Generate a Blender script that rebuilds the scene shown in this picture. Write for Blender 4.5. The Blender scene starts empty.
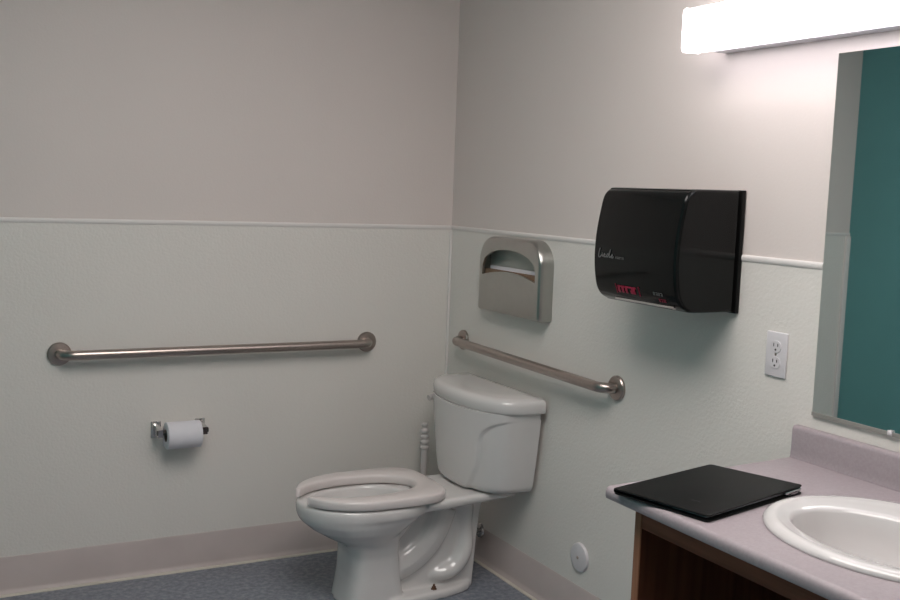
import bpy, bmesh, math, random
from mathutils import Vector, Matrix

random.seed(7)
PI = math.pi
SC = bpy.context.scene
COL = SC.collection

# ------------------------------------------------------------------ materials
def new_mat(name):
    m = bpy.data.materials.new(name)
    m.use_nodes = True
    nt = m.node_tree
    return m, nt, nt.nodes['Principled BSDF']

def plain(name, col, rough=.5, metal=0., spec=.5, coat=0., bump=0., bscale=200., var=0., vscale=40., sub=0.):
    """procedural principled material with slight colour variation and bump"""
    m, nt, b = new_mat(name)
    b.inputs['Roughness'].default_value = rough
    b.inputs['Metallic'].default_value = metal
    b.inputs['Specular IOR Level'].default_value = spec
    b.inputs['Coat Weight'].default_value = coat
    b.inputs['Coat Roughness'].default_value = .06
    tc = nt.nodes.new('ShaderNodeTexCoord')
    n = nt.nodes.new('ShaderNodeTexNoise')
    n.inputs['Scale'].default_value = vscale
    n.inputs['Detail'].default_value = 4
    nt.links.new(tc.outputs['Object'], n.inputs['Vector'])
    r = nt.nodes.new('ShaderNodeValToRGB')
    r.color_ramp.elements[0].position = .3
    r.color_ramp.elements[1].position = .7
    r.color_ramp.elements[0].color = [c * (1 - var) for c in col] + [1]
    r.color_ramp.elements[1].color = [min(1, c * (1 + var)) for c in col] + [1]
    nt.links.new(n.outputs['Fac'], r.inputs['Fac'])
    nt.links.new(r.outputs['Color'], b.inputs['Base Color'])
    if bump:
        n2 = nt.nodes.new('ShaderNodeTexNoise')
        n2.inputs['Scale'].default_value = bscale
        n2.inputs['Detail'].default_value = 2
        nt.links.new(tc.outputs['Object'], n2.inputs['Vector'])
        bp = nt.nodes.new('ShaderNodeBump')
        bp.inputs['Strength'].default_value = bump
        bp.inputs['Distance'].default_value = .002
        nt.links.new(n2.outputs['Fac'], bp.inputs['Height'])
        nt.links.new(bp.outputs['Normal'], b.inputs['Normal'])
    return m

def speckle(name, cols, scale, rough):
    m, nt, b = new_mat(name)
    b.inputs['Roughness'].default_value = rough
    tc = nt.nodes.new('ShaderNodeTexCoord')
    n = nt.nodes.new('ShaderNodeTexNoise')
    n.inputs['Scale'].default_value = scale
    n.inputs['Detail'].default_value = 3
    n.inputs['Roughness'].default_value = .65
    nt.links.new(tc.outputs['Object'], n.inputs['Vector'])
    r = nt.nodes.new('ShaderNodeValToRGB')
    r.color_ramp.elements[0].position = .36
    r.color_ramp.elements[1].position = .64
    r.color_ramp.elements[0].color = list(cols[0]) + [1]
    r.color_ramp.elements[1].color = list(cols[2]) + [1]
    e = r.color_ramp.elements.new(.5)
    e.color = list(cols[1]) + [1]
    nt.links.new(n.outputs['Fac'], r.inputs['Fac'])
    nt.links.new(r.outputs['Color'], b.inputs['Base Color'])
    return m

def wood(name, c0, c1, axis, rough=.45):
    m, nt, b = new_mat(name)
    b.inputs['Roughness'].default_value = rough
    b.inputs['Specular IOR Level'].default_value = .25
    tc = nt.nodes.new('ShaderNodeTexCoord')
    mp = nt.nodes.new('ShaderNodeMapping')
    s = [55, 55, 55]
    s[axis] = 2.5
    mp.inputs['Scale'].default_value = s
    nt.links.new(tc.outputs['Object'], mp.inputs['Vector'])
    n = nt.nodes.new('ShaderNodeTexNoise')
    n.inputs['Scale'].default_value = 1.0
    n.inputs['Detail'].default_value = 6
    n.inputs['Distortion'].default_value = .4
    nt.links.new(mp.outputs['Vector'], n.inputs['Vector'])
    r = nt.nodes.new('ShaderNodeValToRGB')
    r.color_ramp.elements[0].position = .32
    r.color_ramp.elements[1].position = .68
    r.color_ramp.elements[0].color = list(c0) + [1]
    r.color_ramp.elements[1].color = list(c1) + [1]
    nt.links.new(n.outputs['Fac'], r.inputs['Fac'])
    nt.links.new(r.outputs['Color'], b.inputs['Base Color'])
    return m

M = {}
M['paint'] = plain('warm_off_white_paint', (.705, .632, .602), .55, bump=.16, bscale=130, var=.012, vscale=3)
M['panel'] = plain('pale_green_white_panel', (.745, .71, .67), .38, bump=.45, bscale=120, var=.012, vscale=3)
M['teal'] = plain('teal_paint', (.11, .31, .315), .5, bump=.1, bscale=130, var=.03, vscale=4)
M['ceiling'] = plain('ceiling_paint', (.80, .78, .76), .8, bump=.2, bscale=90, var=.02)
M['trim'] = plain('white_trim', (.74, .70, .68), .35, var=.01)
M['base'] = plain('mauve_grey_vinyl', (.53, .455, .44), .42, var=.05, vscale=6)
M['bead'] = plain('cream_bead', (.62, .57, .50), .5, var=.06, vscale=12)
M['floor'] = speckle('blue_grey_sheet_vinyl', ((.14, .155, .19), (.195, .212, .25), (.27, .285, .325)), 55, .38)
M['china'] = plain('white_china', (.66, .635, .625), .12, coat=.35, var=.006)
M['seat'] = plain('white_seat_plastic', (.70, .64, .625), .28, var=.006)
M['water'] = plain('bowl_water', (.42, .40, .33), .05)
M['rust'] = plain('rusty_bolt', (.10, .045, .025), .8, var=.4, vscale=200)
M['steel'] = plain('brushed_steel', (.43, .37, .34), .31, metal=1, var=.04, vscale=90)
M['chrome'] = plain('satin_chrome', (.62, .61, .60), .14, metal=1, var=.02)
M['satin'] = plain('satin_stainless', (.46, .455, .43), .28, metal=1, var=.02)
M['satin_inside'] = plain('dull_inner_steel', (.52, .52, .48), .6, metal=.3)
M['aluminium'] = plain('mirror_channel_aluminium', (.36, .345, .32), .45, metal=.4)
M['brown_card'] = plain('brown_cardboard', (.22, .14, .09), .8, var=.1, vscale=60)
M['darkmetal'] = plain('dark_metal', (.05, .045, .04), .4, metal=.6)
M['paper'] = plain('tissue_paper', (.74, .72, .76), .9, bump=.15, bscale=400, var=.01)
M['card'] = plain('cardboard_core', (.16, .12, .10), .9)
M['smoke'] = plain('smoke_black_plastic', (.004, .0045, .0045), .12, spec=.22, var=.1, vscale=14)
M['blackm'] = plain('matt_black_plastic', (.004, .004, .004), .4, spec=.2)
M['silverprint'] = plain('grey_print', (.13, .13, .13), .5)
M['redprint'] = plain('red_print', (.40, .008, .05), .45)
M['plate'] = plain('outlet_plastic', (.66, .63, .65), .3)
M['slot'] = plain('outlet_slot', (.05, .045, .045), .6)
M['laminate'] = speckle('mauve_grey_laminate', ((.325, .275, .293), (.343, .293, .312), (.361, .311, .331)), 160, .4)
M['bisque'] = plain('white_sink_enamel', (.66, .63, .625), .12, coat=.4, var=.004)
M['oak'] = wood('brown_stained_oak', (.07, .024, .013), (.12, .045, .026), 2)
M['oakh'] = wood('brown_stained_oak_rail', (.14, .042, .022), (.23, .080, .044), 1)
M['oakedge'] = wood('lighter_oak_edge', (.24, .105, .06), (.34, .165, .10), 2)
M['leather'] = plain('black_leather', (.005, .005, .005), .45, spec=.14, bump=.3, bscale=700, var=.1)
M['emboss'] = plain('embossed_print', (.03, .03, .03), .4)
M['pages'] = plain('grey_pages', (.45, .45, .50), .8)
M['white_metal'] = plain('white_enamel', (.70, .68, .72), .35)
M['brush'] = plain('white_bristle', (.6, .6, .58), .8)
M['brushhandle'] = plain('white_grip_plastic', (.60, .56, .55), .35)

m, nt, b = new_mat('mirror_silver')
b.inputs['Base Color'].default_value = (.80, .86, .86, 1)
b.inputs['Metallic'].default_value = 1
b.inputs['Roughness'].default_value = .015
M['mirror'] = m
M['mirror_edge'] = plain('mirror_edge', (.10, .10, .13), .25)

LAMP = 5.6
CEIL = 8.1
m, nt, b = new_mat('lit_acrylic_diffuser')
b.inputs['Base Color'].default_value = (.8, .8, .8, 1)
b.inputs['Emission Color'].default_value = (1.0, .94, .975, 1)
b.inputs['Emission Strength'].default_value = LAMP
M['lit'] = m
m, nt, b = new_mat('lit_ceiling_diffuser')
b.inputs['Base Color'].default_value = (.8, .8, .8, 1)
b.inputs['Emission Color'].default_value = (1.0, .938, .905, 1)
b.inputs['Emission Strength'].default_value = CEIL
M['lit_ceiling'] = m

# ------------------------------------------------------------------ helpers
def tag(o, label=None, cat=None, group=None, kind=None):
    if label: o['label'] = label
    if cat: o['category'] = cat
    if group: o['group'] = group
    if kind: o['kind'] = kind
    return o

def thing(name, loc, label, cat, group=None):
    o = bpy.data.objects.new(name, None)
    o.empty_display_size = .05
    o.location = loc
    COL.objects.link(o)
    return tag(o, label, cat, group)

def origin_of(p):
    v = Vector((0, 0, 0))
    while p is not None:
        v += p.location
        p = p.parent
    return v

def obj(name, bm, mat, parent=None, sharp=38, loc=None):
    """link a bmesh (world coordinates) as one mesh object"""
    off = origin_of(parent)
    base = Vector((0, 0, 0))
    if parent is None and loc is not None:
        base = Vector(loc)
    bmesh.ops.translate(bm, vec=-(off + base), verts=bm.verts)
    bmesh.ops.recalc_face_normals(bm, faces=bm.faces)
    for f in bm.faces:
        f.smooth = True
    for e in bm.edges:
        if len(e.link_faces) == 2:
            e.smooth = e.calc_face_angle(0) < math.radians(sharp)
        else:
            e.smooth = False
    me = bpy.data.meshes.new(name)
    bm.to_mesh(me)
    bm.free()
    for mm in (mat if isinstance(mat, (list, tuple)) else [mat]):
        me.materials.append(mm)
    o = bpy.data.objects.new(name, me)
    COL.objects.link(o)
    if parent is not None:
        o.parent = parent
    else:
        o.location = base
    return o

def structure(name, bm, mat, label, parent=None, **k):
    o = obj(name, bm, mat, parent, **k)
    if parent is None:
        tag(o, label, None, None, 'structure')
    return o

def NB(): return bmesh.new()

def add_box(bm, lo, hi, bev=0., seg=2):
    lo, hi = Vector(lo), Vector(hi)
    r = bmesh.ops.create_cube(bm, size=1)
    vs = r['verts']
    for v in vs:
        v.co = Vector([(lo[i] + hi[i]) / 2 + v.co[i] * (hi[i] - lo[i]) for i in range(3)])
    if bev:
        es = list({e for v in vs for e in v.link_edges})
        bmesh.ops.bevel(bm, geom=es, offset=bev, segments=seg, affect='EDGES', profile=.5)
    return bm

def loft(bm, rings, cap0=True, cap1=True, closed=True):
    vr = [[bm.verts.new(p) for p in r] for r in rings]
    n = len(vr[0])
    for a, c in zip(vr, vr[1:]):
        for i in range(n if closed else n - 1):
            j = (i + 1) % n
            bm.faces.new((a[i], a[j], c[j], c[i]))
    if cap0: bm.faces.new(list(reversed(vr[0])))
    if cap1: bm.faces.new(vr[-1])
    return vr

def add_tube(bm, pts, rad, seg=16, yscale=1., cap=True):
    pts = [Vector(p) for p in pts]
    if not isinstance(rad, (list, tuple)): rad = [rad] * len(pts)
    rings = []
    t0 = (pts[1] - pts[0]).normalized()
    up = Vector((0, 0, 1)) if abs(t0.z) < .9 else Vector((0, 1, 0))
    nrm = (up - t0 * up.dot(t0)).normalized()
    for i, p in enumerate(pts):
        t = (pts[min(i + 1, len(pts) - 1)] - pts[max(i - 1, 0)]).normalized()
        nrm = (nrm - t * nrm.dot(t)).normalized()
        bn = t.cross(nrm)
        ring = []
        for k in range(seg):
            a = 2 * PI * k / seg
            d = nrm * math.cos(a) * rad[i] + bn * math.sin(a) * rad[i]
            d.y *= yscale
            ring.append(p + d)
        rings.append(ring)
    loft(bm, rings, cap, cap)
    return bm

def add_lathe(bm, prof, origin, axis=(0, 0, 1), seg=40):
    """prof: list of (radius, height along axis)"""
    ax = Vector(axis).normalized()
    u = Vector((1, 0, 0)) if abs(ax.x) < .9 else Vector((0, 1, 0))
    u = (u - ax * u.dot(ax)).normalized()
    w = ax.cross(u)
    o = Vector(origin)
    rings = []
    for r, h in prof:
        r = max(r, 1e-5)
        rings.append([o + ax * h + (u * math.cos(2 * PI * k / seg) + w * math.sin(2 * PI * k / seg)) * r for k in range(seg)])
    loft(bm, rings, True, True)
    bmesh.ops.remove_doubles(bm, verts=bm.verts, dist=2e-5)
    return bm

def spow(v, p):
    return math.copysign(abs(v) ** p, v)

def sring(xc, yc, z, a, b, n=2., seg=48):
    return [Vector((xc + a * spow(math.cos(2 * PI * k / seg), 2 / n), yc + b * spow(math.sin(2 * PI * k / seg), 2 / n), z)) for k in range(seg)]

def catmull(pts, per=8):
    P = [Vector(p) for p in pts]
    P = [P[0] * 2 - P[1]] + P + [P[-1] * 2 - P[-2]]
    out = []
    for i in range(1, len(P) - 2):
        for k in range(per):
            t = k / per
            out.append(.5 * ((2 * P[i]) + (P[i + 1] - P[i - 1]) * t + (2 * P[i - 1] - 5 * P[i] + 4 * P[i + 1] - P[i + 2]) * t * t
                             + (3 * P[i] - P[i - 1] - 3 * P[i + 1] + P[i + 2]) * t ** 3))
    out.append(P[-2])
    return out

def bake(o):
    dg = bpy.context.evaluated_depsgraph_get()
    ev = o.evaluated_get(dg)
    me = bpy.data.meshes.new_from_object(ev)
    old = o.data
    o.modifiers.clear()
    o.data = me
    for p in me.polygons: p.use_smooth = True
    return o

def marks_bm(n, w, h, gap, t, seed):
    """a row of n unreadable letter-like marks (upright and cross strokes), flat in the local xy plane"""
    rnd = random.Random(seed)
    bm = bmesh.new()
    def q(x0, x1, y0, y1):
        k = 6
        for a in range(k):
            ya, yb = y0 + (y1 - y0) * a / k, y0 + (y1 - y0) * (a + 1) / k
            bm.faces.new([bm.verts.new((x, y, 0)) for x, y in ((x0, ya), (x1, ya), (x1, yb), (x0, yb))])
    for i in range(n):
        x = i * (w + gap)
        p = rnd.randrange(3)
        if p != 1: q(x, x + t, 0, h)
        if p != 0: q(x + w - t, x + w, 0, h)
        q(x + w * .5 - t * .5, x + w * .5 + t * .5, 0, h * .5 if p else h)
        q(x, x + w, h - t, h)
        if p == 2: q(x, x + w, 0, t)
    return bm

# ------------------------------------------------------------------ room
XO, YR, H = -2.205, -4.40, 2.36     # opposite wall, rear wall, ceiling height
TRIM = 1.22                        # height of the wainscot cap

structure('floor', add_box(NB(), (XO - .1, YR - .1, -.1), (.1, .1, 0)), M['floor'], 'blue grey speckled sheet vinyl floor')
structure('ceiling', add_box(NB(), (XO - .1, YR - .1, H), (.1, .1, H + .1)), M['ceiling'], 'off white ceiling')
wl = structure('wall_left', add_box(NB(), (XO - .1, 0, 0), (.1, .1, H)), M['paint'], 'off white wall behind the long grab bar')
obj('wainscot_panel', add_box(NB(), (XO, -.0025, .1), (0, .001, TRIM - .004)), M['panel'], wl)
wr = structure('wall_right', add_box(NB(), (0, YR, 0), (.1, 0, H)), M['paint'], 'off white wall carrying dispensers, mirror and light')
obj('wainscot_panel', add_box(NB(), (-.0025, YR, .1), (.001, -.0025, TRIM - .004)), M['panel'], wr)
structure('wall_opposite', add_box(NB(), (XO - .1, YR, 0), (XO, 0, H)), M['teal'], 'dark teal wall seen in the mirror')
structure('wall_rear', add_box(NB(), (XO - .1, YR - .1, 0), (.1, YR, H)), M['paint'], 'off white wall behind the viewer')

def cap_profile(off, z0):   # small rounded cap moulding, (distance from wall, z)
    return [(0, z0 - .011), (.0040, z0 - .011), (.0062, z0 - .007), (.0066, z0 - .001), (.0055, z0 + .003), (.003, z0 + .005), (0, z0 + .005)]

def run_x(bm, prof, x0, x1, y):      # profile run along x on the wall y, growing to -y
    loft(bm, [[Vector((x, y - d, z)) for d, z in prof] for x in (x0, x1)])
    return bm

def run_y(bm, prof, y0, y1, x, s=-1):
    loft(bm, [[Vector((x + s * d, y, z)) for d, z in prof] for y in (y0, y1)])
    return bm

structure('trim_1', run_x(NB(), cap_profile(0, TRIM), XO, 0, 0), M['trim'], 'thin white cap moulding on the left wall')
structure('trim_2', run_y(NB(), cap_profile(0, TRIM), -1.8285, -.009, 0), M['trim'], 'thin white cap moulding on the right wall')
structure('trim_7', run_y(NB(), cap_profile(0, TRIM), YR, -2.921, 0), M['trim'], 'thin white cap moulding beyond the mirror')
structure('trim_3', add_box(NB(), (-.011, -.011, .125), (-.002, -.002, TRIM - .012), .002), M['trim'], 'white corner strip between the two wainscot walls')
structure('trim_4', add_box(NB(), (XO + .0005, -.014, .125), (XO + .028, -.002, TRIM - .012), .002), M['trim'], 'white corner strip beside the teal wall')
BH = .127
cove = [(0, 0), (.017, 0), (.0165, .003), (.010, .010), (.006, .022), (.005, BH - .004), (.003, BH), (0, BH)]
structure('baseboard_left', run_x(NB(), cove, XO, -.0, 0), M['base'], 'mauve grey cove base on the left wall')
structure('baseboard_right', run_y(NB(), cove, YR, -.0055, 0), M['base'], 'mauve grey cove base on the right wall')
structure('baseboard_opposite', run_y(NB(), cove, YR, -.018, XO, 1), M['base'], 'mauve grey cove base on the teal wall')
bead = [(.016, 0), (.026, 0), (.0255, .003), (.022, .0055), (.016, .006)]
structure('trim_5', run_x(NB(), bead, XO + .02, -.02, 0), M['bead'], 'cream sealant bead along the left wall base')
structure('trim_6', run_y(NB(), bead, YR, -.02, 0), M['bead'], 'cream sealant bead along the right wall base')

# ------------------------------------------------------------------ grab bars
def grab_bar(label, a, b, wall):
    """a, b: flange centres on the wall; wall 'y' (plane y=0) or 'x' (plane x=0)"""
    a, b = Vector(a), Vector(b)
    out = Vector((0, -1, 0)) if wall == 'y' else Vector((-1, 0, 0))
    t = thing('grab_bar', (a + b) / 2, label, 'grab bar', 'stainless grab bars')
    d = (b - a).normalized()
    off, rc, R = .054, .042, .016
    pts = [a + out * .002]
    for k in range(9):
        an = k / 8 * PI / 2
        pts.append(a + out * (off - rc + rc * math.sin(an)) + d * (rc - rc * math.cos(an)))
    for k in range(9):
        an = PI / 2 - k / 8 * PI / 2
        pts.append(b + out * (off - rc + rc * math.sin(an)) - d * (rc - rc * math.cos(an)))
    pts.append(b + out * .002)
    obj('rail', add_tube(NB(), pts, R, 24), M['steel'], t, 60)
    for p in (a, b):
        obj('flange', add_lathe(NB(), [(0, .0005), (.0375, .0005), (.0375, .007), (.0345, .0105), (.022, .0125), (.017, .013), (0, .013)], p + out * .003, out, 36), M['steel'], t, 30)
    return t
grab_bar('long stainless grab bar above the toilet paper on the left wall', (-1.432, 0, .786), (-.347, 0, .786), 'y')
grab_bar('shorter stainless grab bar behind the toilet on the right wall', (0, -.137, .800), (0, -1.086, .792), 'x')

# ------------------------------------------------------------------ toilet paper holder and roll
HZ = .512
t = thing('toilet_paper_holder', (-1.034, 0, HZ), 'small chrome two-post toilet paper holder on the left wall', 'toilet paper holder')
for xp in (-1.121, -.970):
    bm = NB()
    add_box(bm, (xp - .017, -.008, HZ - .028), (xp + .017, -.0026, HZ + .028), .002)
    w = .008
    loft(bm, [[Vector((xp - w, -.006, HZ - .02)), Vector((xp + w, -.006, HZ - .02)), Vector((xp + w, -.006, HZ + .02)), Vector((xp - w, -.006, HZ + .02))],
              [Vector((xp - w, -.05, HZ - .014)), Vector((xp + w, -.05, HZ - .014)), Vector((xp + w, -.05, HZ + .014)), Vector((xp - w, -.05, HZ + .014))],
              [Vector((xp - w, -.078, HZ - .013)), Vector((xp + w, -.078, HZ - .013)), Vector((xp + w, -.078, HZ + .012)), Vector((xp - w, -.078, HZ + .012))]])
    obj('post', bm, M['chrome'], t)
obj('roller', add_tube(NB(), [(-1.131, -.066, HZ), (-.957, -.066, HZ)], .0085, 16), M['darkmetal'], t)
t = thing('toilet_paper_roll', (-1.034, -.066, HZ), 'white toilet paper roll on the chrome holder under the long bar', 'toilet paper roll')
bm = NB()
x0, x1, r0, r1 = -1.101, -.985, .021, .046
prof = [(r0, x0), (r1 - .003, x0), (r1, x0 + .002), (r1, x1 - .002), (r1 - .003, x1), (r0, x1)]
rings = [[Vector((x, -.066 + r * math.cos(2 * PI * k / 40), HZ - .011 + r * math.sin(2 * PI * k / 40))) for k in range(40)] for r, x in prof]
vr = loft(bm, rings, False, False)
for i in range(40):
    bm.faces.new((vr[-1][i], vr[-1][(i + 1) % 40], vr[0][(i + 1) % 40], vr[0][i]))
# hanging tail of the last sheet
add_box(bm, (x0 + .001, -.066 + r1 - .0022, HZ - .058), (x1 - .001, -.066 + r1 - .0008, HZ - .011))
obj('paper', bm, M['paper'], t)
bm = NB()
rings = [[Vector((x, -.066 + r * math.cos(2 * PI * k / 32), HZ - .011 + r * math.sin(2 * PI * k / 32))) for k in range(32)] for r, x in
         [(.0208, x0 - .0005), (.0208, x1 + .0005), (.0195, x1 + .0005), (.0195, x0 - .0005)]]
vr = loft(bm, rings, False, False)
for i in range(32):
    bm.faces.new((vr[-1][i], vr[-1][(i + 1) % 32], vr[0][(i + 1) % 32], vr[0][i]))
obj('core', bm, M['card'], t)

# ------------------------------------------------------------------ toilet
YC = -.482
t = thing('toilet', (-.42, YC, 0), 'white two-piece toilet with open-front seat standing by the corner', 'toilet')
RZ = .353
bm = NB()
# bowl: outside up, over the rim, inside down
outer = [(-.53, .02, .02, .12), (-.53, .06, .08, .16), (-.535, .075, .100, .19), (-.552, .093, .116, .212), (-.570, .120, .135, .237), (-.577, .158, .156, .265),
         (-.572, .193, .168, .292), (-.563, .2115, .174, .310), (-.559, .2155, .179, .316), (-.556, .2205, .182, .332), (-.556, .2185, .181, .346), (-.556, .2125, .175, RZ)]
inner = [(-.572, .165, .125, RZ), (-.572, .158, .117, RZ - .008), (-.570, .153, .112, .318), (-.565, .125, .094, .285), (-.56, .09, .068, .262), (-.56, .05, .04, .25), (-.56, .02, .02, .247)]
def egg(xc, z, a, b_, seg=56):
    pts = []
    for k in range(seg):
        c, q = math.cos(2 * PI * k / seg), math.sin(2 * PI * k / seg)
        n_ = 2.7 if c > 0 else 2.05
        pts.append(Vector((xc + a * spow(c, 2 / n_), YC + b_ * spow(q, 2 / n_), z)))
    return pts
rings = [egg(xc, z, a, bb) for xc, a, bb, z in outer] + [sring(xc, YC, z, a, bb, 2.05, 56) for xc, a, bb, z in inner]
loft(bm, rings)
# column under the front of the bowl
loft(bm, [sring(-.529, YC, 0, .103, .110, 4.5), sring(-.529, YC, .02, .100, .108, 4.5), sring(-.529, YC, .10, .087, .103, 4.5), sring(-.531, YC, .17, .082, .104, 4.2), sring(-.535, YC, .205, .088, .112, 3.4), sring(-.545, YC, .245, .112, .128, 2.6), sring(-.555, YC, .28, .12, .13, 2.4)])
# thin web behind the column
loft(bm, [[Vector((x, YC + y, z)) for x, y in ((xs, -.052), (xr, -.052), (xr + .014, -.03), (xr + .014, .03), (xr, .052), (xs, .052))] for xs, xr, z in ((-.50, -.160, 0), (-.50, -.150, .15), (-.49, -.146, .20), (-.42, -.140, .26), (-.395, -.120, .34))])
# trapway: the rising leg and the falling leg bulge out of the web
ta = catmull([(-.52, YC, .10), (-.43, YC, .115), (-.36, YC, .155), (-.310, YC, .215), (-.275, YC, .30)], 6)
add_tube(bm, ta, .066, 20, 1.24)
tb = catmull([(-.225, YC, .34), (-.200, YC, .300), (-.190, YC, .245), (-.188, YC, .18), (-.203, YC, .12), (-.240, YC, .080), (-.30, YC, .066), (-.36, YC, .066)], 6)
nT = len(tb)
add_tube(bm, tb, [(.044 - .009 * math.exp(-((i / nT - .33) / .13) ** 2)) * (1 if i / nT < .72 else max(.25, math.cos((i / nT - .72) / .28 * 1.35))) for i in range(nT)], 20, 1.95)
# belly rising from the column back to the deck
bp = catmull([(-.53, YC, .19), (-.46, YC, .237), (-.41, YC, .285), (-.35, YC, .320), (-.28, YC, .345)], 5)
add_tube(bm, bp, [.042 - .014 * i / (len(bp) - 1) for i in range(len(bp))], 20, 2.5)
# deck under the tank
dk = []
for x, hw, zb in ((-.392, .160, .318), (-.34, .160, .318), (-.27, .152, .319), (-.19, .145, .322), (-.10, .140, .325), (-.045, .134, .327)):
    zt = RZ + .002
    r = .012
    dk.append([Vector((x, YC + s, z)) for s, z in ((-hw + .018, zb), (-hw + .004, zb + .008), (-hw, zt - r), (-hw + r * .3, zt - r * .3), (-hw + r, zt),
                                                  (hw - r, zt), (hw - r * .3, zt - r * .3), (hw, zt - r), (hw - .004, zb + .008), (hw - .018, zb))])
loft(bm, dk)
# foot plate
fp = [(-.50, .120), (-.44, .122), (-.36, .116), (-.28, .106), (-.22, .090), (-.18, .070), (-.155, .042), (-.145, .0)]
top = [(x, -h) for x, h in fp] + [(x, h) for x, h in reversed(fp[:-1])]
loft(bm, [[Vector((x, YC + y, 0)) for x, y in top], [Vector((x, YC + y, .020)) for x, y in top],
          [Vector((-.33 + (x + .33) * .97, YC + y * .95, .028)) for x, y in top]])
bowl = obj('bowl', bm, M['china'], t)
md = bowl.modifiers.new('r', 'REMESH'); md.mode = 'VOXEL'; md.voxel_size = .0048; md.use_smooth_shade = True
md = bowl.modifiers.new('s', 'SMOOTH'); md.factor = .5; md.iterations = 9
bake(bowl)
obj('water', add_lathe(NB(), [(0, 0), (.085, 0), (.085, .002), (0, .002)], (-.56, YC, .268), (0, 0, 1), 32), M['water'], t)
for s in (-1, 1):
    bm = NB()
    add_lathe(bm, [(0, 0), (.011, 0), (.011, .004), (.0075, .006), (.0075, .012), (.004, .013), (.004, .020), (0, .021)], (-.322, YC + s * .083, .0255), (0, 0, 1), 6)
    obj('bolt', bm, M['rust'], t)['label'] = 'rusty floor bolt'

# seat: U-shaped ring open at the front
bm = NB()
th0 = .25
N = 72
zb, zt = RZ + .004, RZ + .034
secs = []
for i in range(N + 1):
    th = th0 + (2 * PI - 2 * th0) * i / N
    c, s = -math.cos(th), math.sin(th)            # c = -1 at the front
    if c < 0:
        ox, oy = -.555 + .222 * c, .184 * s
        ixx, iy = -.565 + .200 * c, .112 * spow(s, 1.0)
    else:
        ox, oy = -.555 + .250 * spow(c, 2 / 4.6), .184 * spow(s, 2 / 4.6)
        ixx, iy = -.565 + .192 * spow(c, 2 / 2.2), .112 * spow(s, 2 / 2.2)
    g = .042 if s > 0 else .058
    iy = math.copysign(max(abs(iy), g), s) if c < 0 else iy
    oy = math.copysign(max(abs(oy), g), s) if c < 0 else oy
    O, I = Vector((ox, YC + oy, 0)), Vector((ixx, YC + iy, 0))
    d = (I - O)
    L = d.length
    d = d / L
    r = min(.008, L * .3)
    Z = lambda v, z: Vector((v.x, v.y, z))
    secs.append([Z(O + d * .004, zb), Z(O, zb + .005), Z(O, zt - r), Z(O + d * r * .3, zt - r * .3), Z(O + d * r, zt),
                 Z(I - d * r, zt), Z(I - d * r * .3, zt - r * .3), Z(I, zt - r), Z(I, zb + .004), Z(I - d * .004, zb)])
loft(bm, secs)
seat = obj('seat', bm, M['seat'], t, 50)
for s in (-1, 1):
    obj('hinge', add_box(NB(), (-.318, YC + s * .075 - .018, RZ + .0005), (-.296, YC + s * .075 + .018, RZ + .014), .004, 3), M['seat'], t)

# tank: bowed front, tapering to the bottom
YT = -.466
def tank_ring(z, hw, dep, xb, p=.62, inset=0., n=128, arch=None):
    pts = []
    for k in range(n + 1):
        a = -PI / 2 + PI * k / n
        y = hw * math.sin(a)
        x = -dep * max(0., math.cos(a)) ** p
        if arch is not None:
            x -= arch(y / hw, z) * (0.3 + .7 * max(0, math.cos(a)))
        pts.append(Vector((xb + x, YT + y, z)))
    return pts
Z0, Z1 = RZ + .003, .640
def arch(u, z):          # raised bow-front panel with an arched outline
    h = (z - Z0) / (Z1 - Z0)
    lim = .64
    if h > .45: edge = lim + .45 * ((h - .45) / .50) ** 4
    else: edge = lim - .22 * ((.45 - h) / .45) ** 1.8
    q = (edge - abs(u)) / .013
    return .013 * (1 / (1 + math.exp(-max(-30, min(30, q * 3)))))
bm = NB()
rings = []
nz = 80
for i in range(nz + 1):
    h = i / nz
    z = Z0 + (Z1 - Z0) * h
    hw = .214 + .042 * h ** .8
    dep = .186 + .012 * h
    # rounded lower edge
    q = max(0, 1 - h / .10)
    k = 1 - math.sqrt(max(0, 1 - q * q))
    rings.append(tank_ring(z, hw - .030 * k, dep - .028 * k, -.026, .47, arch=arch))
loft(bm, rings)
obj('tank', bm, M['china'], t, 70)
bm = NB()
LZ = .640
rings = [tank_ring(LZ - .002, .257, .194, -.024, .50), tank_ring(LZ, .266, .208, -.021, .50), tank_ring(LZ + .006, .269, .213, -.020, .50), tank_ring(LZ + .028, .270, .215, -.020, .50), tank_ring(LZ + .040, .267, .211, -.021, .50),
         tank_ring(LZ + .047, .259, .200, -.023, .50), tank_ring(LZ + .051, .241, .180, -.028, .50), tank_ring(LZ + .053, .17, .12, -.05, .50)]
loft(bm, rings)
obj('tank_lid', bm, M['china'], t, 60)
bm = NB()
add_lathe(bm, [(0, -.01), (.012, -.01), (.012, .004), (.008, .007), (.008, .016), (0, .016)], (-.120, YT + .240, .606), (-.35, 1, 0), 20)
add_tube(bm, catmull([(-.126, YT + .258, .608), (-.140, YT + .268, .607), (-.160, YT + .270, .603), (-.176, YT + .268, .599)], 5), [.009 + .003 * i / 15 for i in range(16)], 12)
obj('flush_lever', bm, M['brushhandle'], t)

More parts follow.
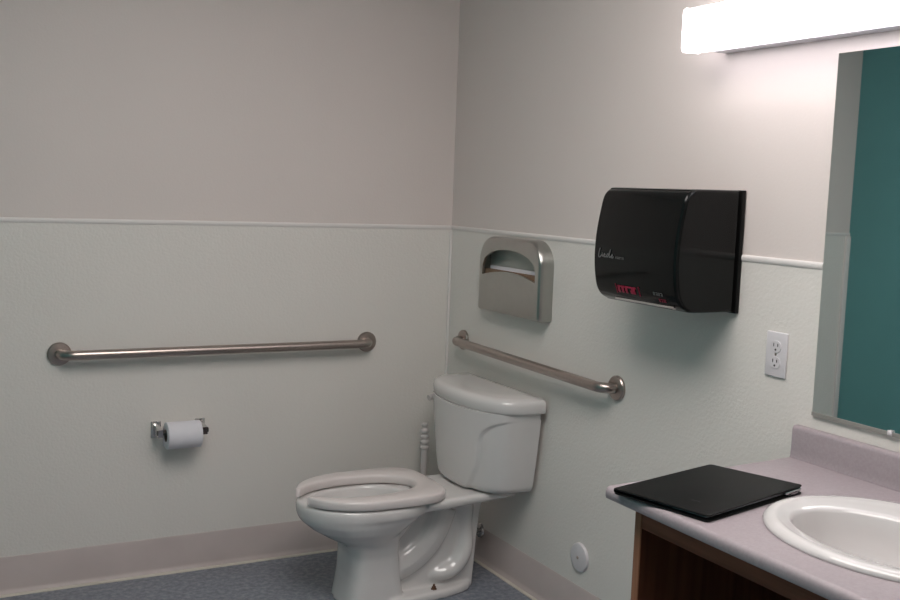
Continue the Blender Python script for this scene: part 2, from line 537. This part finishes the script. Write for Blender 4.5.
# toilet brush in its caddy, between tank and left wall
bx, by = -.150, -.125
t = thing('toilet_brush', (bx, by, 0), 'white toilet brush with ribbed grip standing in corner behind the toilet', 'toilet brush')
bm = NB()
add_lathe(bm, [(0, .0), (.058, .0), (.060, .006), (.052, .03), (.046, .13), (.049, .135), (.046, .136), (.042, .13), (.04, .02), (0, .02)], (bx, by, 0), seg=32)
obj('holder', bm, M['brushhandle'], t)
obj('bristle_head', add_lathe(NB(), [(0, .025), (.03, .03), (.038, .06), (.034, .1), (.012, .115), (0, .115)], (bx, by, 0), seg=24), M['brush'], t)
obj('handle', add_lathe(NB(), [(0, .11), (.010, .11), (.012, .30), (.0135, .385), (.0135, .39), (0, .39)], (bx, by, 0), seg=20), M['brushhandle'], t)
pr = [(0, .385)]
for k in range(4):
    z = .387 + k * .021
    pr += [(.012, z), (.0175, z + .003), (.0185, z + .007), (.0175, z + .012), (.012, z + .016)]
pr += [(.009, .472), (.0125, .476), (.013, .481), (.010, .487), (0, .489)]
obj('ribbed_grip', add_lathe(NB(), pr, (bx, by, 0), seg=20), M['brushhandle'], t)

# supply valve low on the right wall behind the toilet
t = thing('supply_valve', (0, -.315, .115), 'small chrome water supply valve low behind the toilet', 'valve')
obj('escutcheon', add_lathe(NB(), [(0, .0045), (.030, .0045), (.027, .011), (.012, .016), (0, .016)], (0, -.315, .115), (-1, 0, 0), 28), M['chrome'], t)
bm = NB()
add_tube(bm, [(-.012, -.315, .115), (-.062, -.315, .115)], .010, 16)
add_tube(bm, [(-.050, -.315, .105), (-.050, -.315, .145)], .009, 16)
obj('body', bm, M['chrome'], t)
obj('knob', add_lathe(NB(), [(0, 0), (.007, 0), (.007, .008), (.020, .010), (.021, .020), (.016, .024), (0, .024)], (-.062, -.315, .115), (-1, 0, 0), 18), M['brushhandle'], t)

# clean-out cover
t = thing('cleanout_cover', (0, -.943, .222), 'round white cleanout cover low on the right wall', 'cover')
obj('cap', add_lathe(NB(), [(0, .0005), (.046, .0005), (.046, .004), (.043, .008), (.036, .0095), (0, .011)], (-.0026, -.943, .222), (-1, 0, 0), 40), M['plate'], t)
obj('screw', add_lathe(NB(), [(0, 0), (.0055, 0), (.0045, .0022), (0, .0028)], (-.0132, -.943, .222), (-1, 0, 0), 14), M['steel'], t)

# ------------------------------------------------------------------ seat cover dispenser
t = thing('seat_cover_dispenser', (0, -.515, 1.07), 'chrome toilet seat cover dispenser with arched slot above the toilet', 'dispenser')
yl, yr, zb_, zt_ = -.312, -.718, .940, 1.205
def round_outline(ins, rt, rb, n=14):
    a, b_, c, d = yr + ins, yl - ins, zb_ + ins, zt_ - ins
    rt, rb = rt - ins * .8, max(rb - ins * .6, .003)
    pts = []
    for (cy, cz, r, a0) in ((b_ - rt, d - rt, rt, 0), (a + rt, d - rt, rt, PI / 2), (a + rb, c + rb, rb, PI), (b_ - rb, c + rb, rb, 1.5 * PI)):
        for k in range(n + 1):
            an = a0 + PI / 2 * k / n
            pts.append((cy + r * math.cos(an), cz + r * math.sin(an)))
    return pts
bm = NB()
lay = [(0.0, -.003), (0., -.040), (.0015, -.046), (.005, -.0515), (.010, -.0545), (.015, -.0555)]
vr = loft(bm, [[Vector((x, y, z)) for y, z in round_outline(ins, .085, .012)] for ins, x in lay], False, False)
yc_ = (yl + yr) / 2
sl = []
n = 26
hw = .172
for k in range(n + 1):             # arched top from left (+y) to right
    u = -1 + 2 * k / n
    sl.append((yc_ - u * hw, 1.100 + .064 * math.sqrt(max(0, 1 - abs(u) ** 2.2))))
for k in range(n + 1):             # lower lip, slightly bowed up
    u = 1 - 2 * k / n
    sl.append((yc_ - u * hw, 1.068 + .020 * (1 - u * u)))
sv = [bm.verts.new((-.0555, y, z)) for y, z in sl]
ed = [bm.edges.new((sv[i], sv[(i + 1) % len(sv)])) for i in range(len(sv))]
rim = [e for e in bm.edges if e.verts[0] in set(vr[-1]) and e.verts[1] in set(vr[-1])]
bmesh.ops.triangle_fill(bm, use_beauty=True, use_dissolve=False, edges=ed + rim)
sv2 = [bm.verts.new((-.047, y + (yc_ - y) * .004, z)) for y, z in sl]
for i in range(len(sl)):
    j = (i + 1) % len(sl)
    bm.faces.new((sv[i], sv[j], sv2[j], sv2[i]))
obj('housing', bm, M['satin'], t, 24)
bm = NB()
o2 = round_outline(.003, .085, .012)
loft(bm, [[Vector((x, y, z)) for y, z in o2] for x in (-.0030, -.0055)])
obj('back_plate', bm, M['satin_inside'], t)
t = thing('seat_cover_pack', (0, yc_, .945), 'brown cardboard pack of seat covers inside the chrome dispenser slot', 'paper pack')
obj('sleeve', add_box(NB(), (-.040, yr + .022, .9425), (-.008, yl - .022, 1.088), .001), M['brown_card'], t)
bm = NB()
add_box(bm, (-.020, yr + .026, .95), (-.0095, yl - .026, 1.100), .001)
obj('cover_sheets', bm, M['paper'], t)
# ------------------------------------------------------------------ paper towel dispenser
t = thing('paper_towel_dispenser', (0, -1.39, 1.23), 'glossy black paper towel dispenser on the right wall', 'dispenser')
DY0, DY1 = -1.562, -1.222
prof = [(-.020, 1.0775), (-.145, 1.0775), (-.170, 1.083), (-.189, 1.094), (-.201, 1.110), (-.208, 1.130), (-.2145, 1.170), (-.2165, 1.213),
        (-.2145, 1.255), (-.209, 1.295), (-.202, 1.330), (-.196, 1.355), (-.188, 1.370), (-.175, 1.380), (-.155, 1.385), (-.020, 1.386)]
PF = [p for p in catmull([(x, 0, z) for x, z in prof], 4)]
cx, cz = -.105, 1.232
def dring(y, ins):
    k, kz = 1 - ins / .11, 1 - ins / .155
    return [Vector((min(-.014, cx + (p.x - cx) * k), y, cz + (p.z - cz) * kz)) for p in PF]
bm = NB()
R_ = .009
rings = [dring(DY0, R_ + .004), dring(DY0, R_)]
for k in range(1, 7):
    a = PI / 2 * k / 6
    rings.append(dring(DY0 + R_ * (1 - math.cos(a)), R_ * (1 - math.sin(a))))
for k in range(6, -1, -1):
    a = PI / 2 * k / 6
    rings.append(dring(DY1 - R_ * (1 - math.cos(a)), R_ * (1 - math.sin(a))))
loft(bm, rings)
cover = obj('cover', bm, M['smoke'], t, 50)
obj('back_plate', add_box(NB(), (-.0155, DY0 - .004, 1.074), (-.0030, DY1 + .004, 1.387), .002), M['blackm'], t)
def xf(z):       # front surface x at height z (front half of the profile)
    best = None
    for a, b_ in zip(PF, PF[1:]):
        if a.x < -.17 or b_.x < -.17:
            if min(a.z, b_.z) <= z <= max(a.z, b_.z):
                f = (z - a.z) / (b_.z - a.z) if abs(b_.z - a.z) > 1e-9 else 0
                best = a.x + (b_.x - a.x) * f
    return best if best is not None else -.19
def on_front(bm, y, z, tilt=0.):
    """wrap a flat bmesh (x right, y up) onto the curved cover front, left end at y"""
    for v in bm.verts:
        zz = z + v.co.y
        v.co = Vector((xf(zz) - .0020, y - v.co.x, zz))
    return bm
def stroke(pts, w):
    bm = NB()
    pts = catmull([(x, y, 0) for x, y in pts], 6)
    prev = None
    for i, p in enumerate(pts):
        tg = (pts[min(i + 1, len(pts) - 1)] - pts[max(i - 1, 0)]).normalized()
        nn = Vector((-tg.y, tg.x, 0)) * w / 2
        a, b_ = bm.verts.new(p + nn), bm.verts.new(p - nn)
        if prev: bm.faces.new((prev[0], a, b_, prev[1]))
        prev = (a, b_)
    return bm
# handwriting-like logo
s = .001
lead = stroke([(x * s, y * s) for x, y in ((6, 24), (2, 13), (0, 2), (3, -1), (9, 1), (15, 7), (16, 11), (17, 4), (20, 2), (25, 9), (29, 7), (25, 5), (26, 1), (32, 2), (38, 8), (43, 10), (38, 9), (36, 4), (39, 1),
                                         (46, 10), (52, 22), (47, 6), (49, 1), (54, 3), (60, 9), (61, 6), (57, 4), (60, 0), (67, 4))], .0034)
obj('logo_script', on_front(lead, -1.249, 1.197), M['silverprint'], cover)
obj('logo_small_print', on_front(marks_bm(6, .0045, .006, .0015, .001, 3), -1.324, 1.196), M['silverprint'], cover)
bm = marks_bm(5, .0145, .019, .0012, .0046, 2)
obj('red_lettering', on_front(bm, -1.326, 1.108), M['redprint'], cover)
for yb in (-.010, .086):
    obj('red_bracket', on_front(add_box(NB(), (yb, -.003, 0), (yb + .004, .022, .0004)), -1.326, 1.108), M['redprint'], cover)
obj('grey_lettering', on_front(marks_bm(4, .008, .0085, .0015, .0024, 5), -1.472, 1.115), M['silverprint'], cover)
obj('red_small_lettering', on_front(marks_bm(4, .006, .0085, .0012, .002, 8), -1.488, 1.099), M['redprint'], cover)
bm = NB()
add_tube(bm, [(-.1815, -1.290, 1.0885), (-.1815, -1.528, 1.0885)], .0048, 10)
obj('bottom_strip', bm, M['chrome'], cover)

# ------------------------------------------------------------------ outlet
oy, oz = -1.706, .991
t = thing('power_outlet', (0, oy, oz), 'white duplex power outlet beside the mirror', 'outlet')
obj('plate', add_box(NB(), (-.0085, oy - .034, oz - .0555), (-.0027, oy + .034, oz + .0555), .003, 3), M['plate'], t)
for s in (-1, 1):
    zc = oz + s * .0195
    bm = NB()
    r = [Vector((0, oy + .0165 * spow(math.cos(2 * PI * k / 28), .75), zc + .0142 * spow(math.sin(2 * PI * k / 28), .9))) for k in range(28)]
    loft(bm, [[v + Vector((-.0080, 0, 0)) for v in r], [v + Vector((-.0102, 0, 0)) for v in r]])
    rc = obj('receptacle', bm, M['plate'], t)
    for dy, dz, hh in ((.0065, .004, .0042), (-.0065, .004, .0035)):
        obj('slot', add_box(NB(), (-.0107, oy + dy - .0013, zc + dz - hh), (-.0095, oy + dy + .0013, zc + dz + hh)), M['slot'], rc)
    obj('ground_hole', add_lathe(NB(), [(0, 0), (.0028, 0), (.0028, .0012), (0, .0012)], (-.0095, oy, zc - .0075), (-1, 0, 0), 12), M['slot'], rc)
obj('screw', add_lathe(NB(), [(0, 0), (.0035, 0), (.003, .0012), (0, .0016)], (-.0083, oy, oz), (-1, 0, 0), 12), M['steel'], t)

# ------------------------------------------------------------------ mirror
MY0, MY1, MZ0, MZ1 = -2.92, -1.832, .876, 1.701
t = thing('wall_mirror', (0, (MY0 + MY1) / 2, (MZ0 + MZ1) / 2), 'frameless wall mirror above the sink reflecting a teal wall', 'mirror')
obj('glass', add_box(NB(), (-.0085, MY0, MZ0), (-.0045, MY1, MZ1)), [M['mirror']], t)
obj('backing', add_box(NB(), (-.0044, MY0 + .001, MZ0 + .001), (-.0028, MY1 + .0022, MZ1 - .001)), M['mirror_edge'], t)
bm = NB()
add_box(bm, (-.011, MY0, MZ0 - .009), (-.0028, MY1, MZ0 - .0002))
obj('bottom_channel', bm, M['aluminium'], t)
bm = NB()
add_box(bm, (-.0135, -2.058, MZ0 - .0085), (-.0110, -2.046, MZ0 + .004), .001)
add_lathe(bm, [(0, 0), (.005, 0), (.004, .003), (0, .004)], (-.0135, -2.052, MZ0 - .002), (-1, 0, 0), 12)
obj('clip', bm, M['plate'], t)

# ------------------------------------------------------------------ vanity light
LY1, LY0 = -1.425, -2.650
t = thing('vanity_light', (0, (LY0 + LY1) / 2, 1.79), 'long box-shaped white fluorescent vanity light above the mirror', 'light')
obj('housing', add_box(NB(), (-.046, LY0 + .03, 1.7365), (-.0005, LY1 - .03, 1.836), .002), M['white_metal'], t)
bm = NB()
dprof = [(-.0665, 1.735), (-.112, 1.7335), (-.118, 1.737), (-.121, 1.745), (-.121, 1.829), (-.118, 1.837), (-.112, 1.8405), (-.0665, 1.839)]
loft(bm, [[Vector((x, y, z)) for x, z in dprof] for y in (LY0 + .004, LY1 - .004)])
obj('diffuser', bm, M['lit'], t)
for ya, yb in ((LY1 - .004, LY1), (LY0, LY0 + .004)):
    bm = NB()
    cp = [(x + (-.002 if x < -.1 else 0), z + (.002 if z > 1.79 else -.002)) for x, z in dprof]
    loft(bm, [[Vector((x, y, z)) for x, z in cp] for y in (ya, yb)])
    obj('end_cap', bm, M['lit'], t)

# ceiling light of the room (above and behind the view)
CLX, CLY, CLW, CLL = -1.1, -2.1, .44, .75
t = thing('ceiling_light', (CLX, CLY, H), 'long surface-mounted ceiling light in the middle of the room', 'light')
obj('frame', add_box(NB(), (CLX - CLW, CLY - CLL, H - .035), (CLX + CLW, CLY + CLL, H - .0005), .004), M['white_metal'], t)
obj('diffuser', add_box(NB(), (CLX - CLW + .02, CLY - CLL + .02, H - .07), (CLX + CLW - .02, CLY + CLL - .02, H - .0355), .006), M['lit_ceiling'], t)

# ------------------------------------------------------------------ vanity: cabinet, countertop, sink
CZ, CX, CY1, CY0 = .757, -.598, -1.81, -2.915
t = thing('vanity_cabinet', (-.29, (CY0 + CY1) / 2, 0), 'open-front brown oak vanity cabinet under the countertop', 'cabinet')
PX = -.568
for ya in (-1.905, CY0 + .05):
    pn = obj('side_panel', add_box(NB(), (PX + .004, ya - .0095, 0), (-.022, ya + .0095, .7315)), M['oak'], t)
    obj('edge_banding', add_box(NB(), (PX, ya - .0095, 0), (PX + .004, ya + .0095, .7315), .001), M['oakedge'], pn)
yA, yB = -1.905 - .0096, CY0 + .05 + .0096
obj('top_rail', add_box(NB(), (PX + .002, yB, .688), (PX + .021, yA, .7315)), M['oakh'], t)
obj('back_panel', add_box(NB(), (-.040, yB, 0.05), (-.028, yA, .7315)), M['oak'], t)

t = thing('countertop', (-.30, (CY0 + CY1) / 2, .735), 'mauve grey laminate countertop with low backsplash', 'countertop')
SX, SY, SA, SB = -.305, -2.318, .215, .257       # sink rim ellipse
HA, HB = SA - .025, SB - .025
bm = NB()
nE = 64
xr0, xr1 = CX + .012, -.0035
def rect_pt(a):
    dx, dy = math.cos(a) * HA, math.sin(a) * HB
    s_ = 1e9
    if dx > 1e-9: s_ = min(s_, (xr1 - SX) / dx)
    if dx < -1e-9: s_ = min(s_, (xr0 - SX) / dx)
    if dy > 1e-9: s_ = min(s_, (CY1 - SY) / dy)
    if dy < -1e-9: s_ = min(s_, (CY0 - SY) / dy)
    return SX + dx * s_, SY + dy * s_
ang = [2 * PI * k / nE for k in range(nE)]
for xx in (xr0, xr1):
    for yy in (CY0, CY1):
        a = math.atan2((yy - SY) / HB, (xx - SX) / HA) % (2 * PI)
        i = min(range(nE), key=lambda k: abs(ang[k] - a))
        ang[i] = a
outr, inr = [], []
for a in ang:
    outr.append(rect_pt(a))
    inr.append((SX + HA * math.cos(a), SY + HB * math.sin(a)))
vo = [bm.verts.new((x, y, CZ)) for x, y in outr]
vi = [bm.verts.new((x, y, CZ)) for x, y in inr]
wo = [bm.verts.new((x, y, CZ - .025)) for x, y in outr]
wi = [bm.verts.new((x, y, CZ - .025)) for x, y in inr]
for i in range(nE):
    j = (i + 1) % nE
    bm.faces.new((vo[i], vo[j], vi[j], vi[i]))
    bm.faces.new((wo[j], wo[i], wi[i], wi[j]))
    bm.faces.new((vi[i], vi[j], wi[j], wi[i]))
    if not (outr[i][0] <= xr0 + 1e-6 and outr[j][0] <= xr0 + 1e-6):
        bm.faces.new((vo[j], vo[i], wo[i], wo[j]))
# rounded front nosing
nose = [(xr0, CZ)]
for k in range(1, 9):
    a = PI / 2 * k / 8
    nose.append((xr0 - .012 * math.sin(a), CZ - .012 + .012 * math.cos(a)))
nose += [(CX, CZ - .020), (CX + .002, CZ - .025), (xr0, CZ - .025)]
loft(bm, [[Vector((x, y, z)) for x, z in nose] for y in (CY0, CY1)])
def left_edge(bm):      # the counter's left end runs very slightly out of square
    for v in bm.verts:
        if v.co.y > CY1 - 1e-4:
            v.co.y += -1.787 + .075 * v.co.x - CY1
left_edge(bm)
obj('top', bm, M['laminate'], t, 35)
bm = NB()
bz = CZ + .078
sp = [(-.0035, CZ + .0005), (-.026, CZ + .0005), (-.024, CZ + .006), (-.0225, CZ + .02), (-.0225, bz - .010), (-.0205, bz - .004), (-.016, bz - .0005), (-.010, bz), (-.0035, bz)]
loft(bm, [[Vector((x, y, z)) for x, z in sp] for y in (CY0, CY1)])
left_edge(bm)
obj('backsplash', bm, M['laminate'], t, 35)

t = thing('sink_basin', (SX, SY, CZ), 'white oval drop-in sink set in the countertop', 'sink')
bm = NB()
IX = -.332
def er(cx_, a, b_, z, n=64): return [Vector((cx_ + a * math.cos(2 * PI * k / n), SY + b_ * math.sin(2 * PI * k / n), z)) for k in range(n)]
rings = [er(SX, SA - .03, SB - .03, CZ - .010), er(SX, SA - .028, SB - .028, CZ + .0005), er(SX, SA - .001, SB - .001, CZ + .0005), er(SX, SA, SB, CZ + .004), er(SX, SA - .003, SB - .003, CZ + .009), er(SX, SA - .010, SB - .010, CZ + .013),
         er(SX - .002, SA - .022, SB - .022, CZ + .0145), er(SX - .008, SA - .036, SB - .031, CZ + .0125), er(SX - .014, SA - .048, SB - .040, CZ + .0105), er(IX + .004, .140, .203, CZ + .0085), er(IX, .132, .195, CZ + .006), er(IX, .128, .191, CZ - .002),
         er(IX, .1265, .189, CZ - .03), er(IX, .121, .181, CZ - .08), er(IX, .095, .142, CZ - .122), er(IX, .045, .06, CZ - .138), er(IX, .02, .022, CZ - .142),
         er(IX, .021, .023, CZ - .150), er(IX, .05, .065, CZ - .147), er(IX, .103, .150, CZ - .128), er(IX, .130, .190, CZ - .085), er(IX, .136, .199, CZ - .035)]
vr = loft(bm, rings, False, False)
for i in range(64):
    bm.faces.new((vr[-1][i], vr[-1][(i + 1) % 64], vr[0][(i + 1) % 64], vr[0][i]))
sk = obj('basin', bm, M['bisque'], t, 60)
obj('drain', add_lathe(NB(), [(0, 0), (.024, 0), (.026, .003), (.022, .0045), (.012, .002), (0, .002)], (IX, SY, CZ - .1425), (0, 0, 1), 28), M['chrome'], t)

# ------------------------------------------------------------------ leather portfolio on the counter
pc = Vector((-.428, -1.956, CZ))
ang0 = math.radians(13.2)
t = thing('leather_portfolio', pc, 'thin black leather portfolio lying on the countertop beside the sink', 'portfolio')
U, V = Vector((math.cos(ang0), math.sin(ang0), 0)), Vector((math.sin(ang0), -math.cos(ang0), 0))
LU, LV = .338, .229
def rr(lu, lv, r, n=5):
    pts = []
    for sx, sy, a0 in ((1, 1, 0), (-1, 1, PI / 2), (-1, -1, PI), (1, -1, 1.5 * PI)):
        for k in range(n + 1):
            a = a0 + PI / 2 * k / n
            pts.append((sx * (lu / 2 - r) + r * math.cos(a), sy * (lv / 2 - r) + r * math.sin(a)))
    return pts
def slab(lu, lv, r, h0, h1, du=0, dv=0, bev=.001, hf=None):
    bm = NB()
    rings = []
    for ins, hh in ((bev, h0), (0, h0 + bev), (0, h1 - bev), (bev * .4, h1 - bev * .3), (bev * 1.5, h1)):
        ring = []
        for u, v in rr(lu - 2 * ins, lv - 2 * ins, r):
            e = hf(u, v) if hf else 0
            ring.append(pc + U * (u + du) + V * (v + dv) + Vector((0, 0, hh + e)))
        rings.append(ring)
    loft(bm, rings)
    return bm
tilt = lambda u, v: .005 * (v / LV + .5) * (.6 + .8 * (u / LU + .5))
obj('bottom_cover', slab(LU, LV, .008, .0006, .0040), M['leather'], t)
obj('pages', slab(LU - .03, LV - .022, .004, .0042, .0082, 0, -.002, .0003), M['pages'], t)
tc = obj('top_cover', slab(LU, LV, .008, .0085, .0125, bev=.0012, hf=tilt), M['leather'], t, 50)
bm = NB()
add_tube(bm, [pc - V * (LV / 2 - .002) + U * u + Vector((0, 0, .0064)) for u in (-LU / 2 + .006, 0, LU / 2 - .006)], .0056, 12)
obj('spine', bm, M['leather'], t)
# blind-embossed line of print near the front edge of the cover
bm = NB()
vpos = -.060
for k in range(16):
    wv = .0045
    if k in (3, 9): vpos += .007; continue
    hgt = .010 if k in (0, 4) else .006
    u0 = -LU / 2 + .058
    for (a, b_, c, d) in ((0, .0014, 0, hgt), (wv - .0014, wv, 0, hgt * .8), (0, wv, hgt * .38, hgt * .38 + .0013)):
        q = []
        for uu, vv in ((u0 + c, vpos + a), (u0 + d, vpos + a), (u0 + d, vpos + b_), (u0 + c, vpos + b_)):
            q.append(bm.verts.new(pc + U * uu + V * vv + Vector((0, 0, .0127 + tilt(uu, vv)))))
        bm.faces.new(q)
    vpos += wv + .0028
obj('embossed_line', bm, M['emboss'], tc)
bm = NB()
e0 = pc + V * (LV / 2 - .004) + U * (LU / 2 - .066) + Vector((0, 0, .0085))
add_tube(bm, [e0 + Vector((0, 0, .001)), e0 + U * .060 + Vector((0, 0, .002))], .0038, 12)
add_tube(bm, [e0 + U * .018 + V * .004 - Vector((0, 0, .001)), e0 + U * .044 + V * .004 - Vector((0, 0, .001))], .0018, 8)
obj('clasp', bm, M['chrome'], t)['label'] = 'silver metal clasp'

# ------------------------------------------------------------------ camera and world
def make_camera():
    px, py, pz, yaw, pit, rol, f = -1.90963815, -3.54396731, 1.36164327, .495098411, .105347732, .037034704, 1042.46137
    fw = Vector((math.sin(yaw) * math.cos(pit), math.cos(yaw) * math.cos(pit), -math.sin(pit)))
    rt = Vector((math.cos(yaw), -math.sin(yaw), 0))
    up = rt.cross(fw)
    r2 = rt * math.cos(rol) + up * math.sin(rol)
    u2 = -rt * math.sin(rol) + up * math.cos(rol)
    cam = bpy.data.cameras.new('camera')
    cam.sensor_width = 36
    cam.lens = f / 900 * 36
    cam.clip_start = .01
    o = bpy.data.objects.new('camera', cam)
    m = Matrix((r2, u2, -fw)).transposed().to_4x4()
    m.translation = Vector((px, py, pz))
    o.matrix_world = m
    COL.objects.link(o)
    SC.camera = o
make_camera()

w = bpy.data.worlds.new('world')
w.use_nodes = True
w.node_tree.nodes['Background'].inputs['Color'].default_value = (0, 0, 0, 1)
SC.world = w
vs = SC.view_settings
vs.view_transform = 'Standard'
vs.look = 'None'
vs.gamma = 1
vs.exposure = 0
vs.use_curve_mapping = False
SC.cycles.use_denoising = True
SC.cycles.max_bounces = 14
SC.cycles.diffuse_bounces = 8
SC.cycles.glossy_bounces = 8
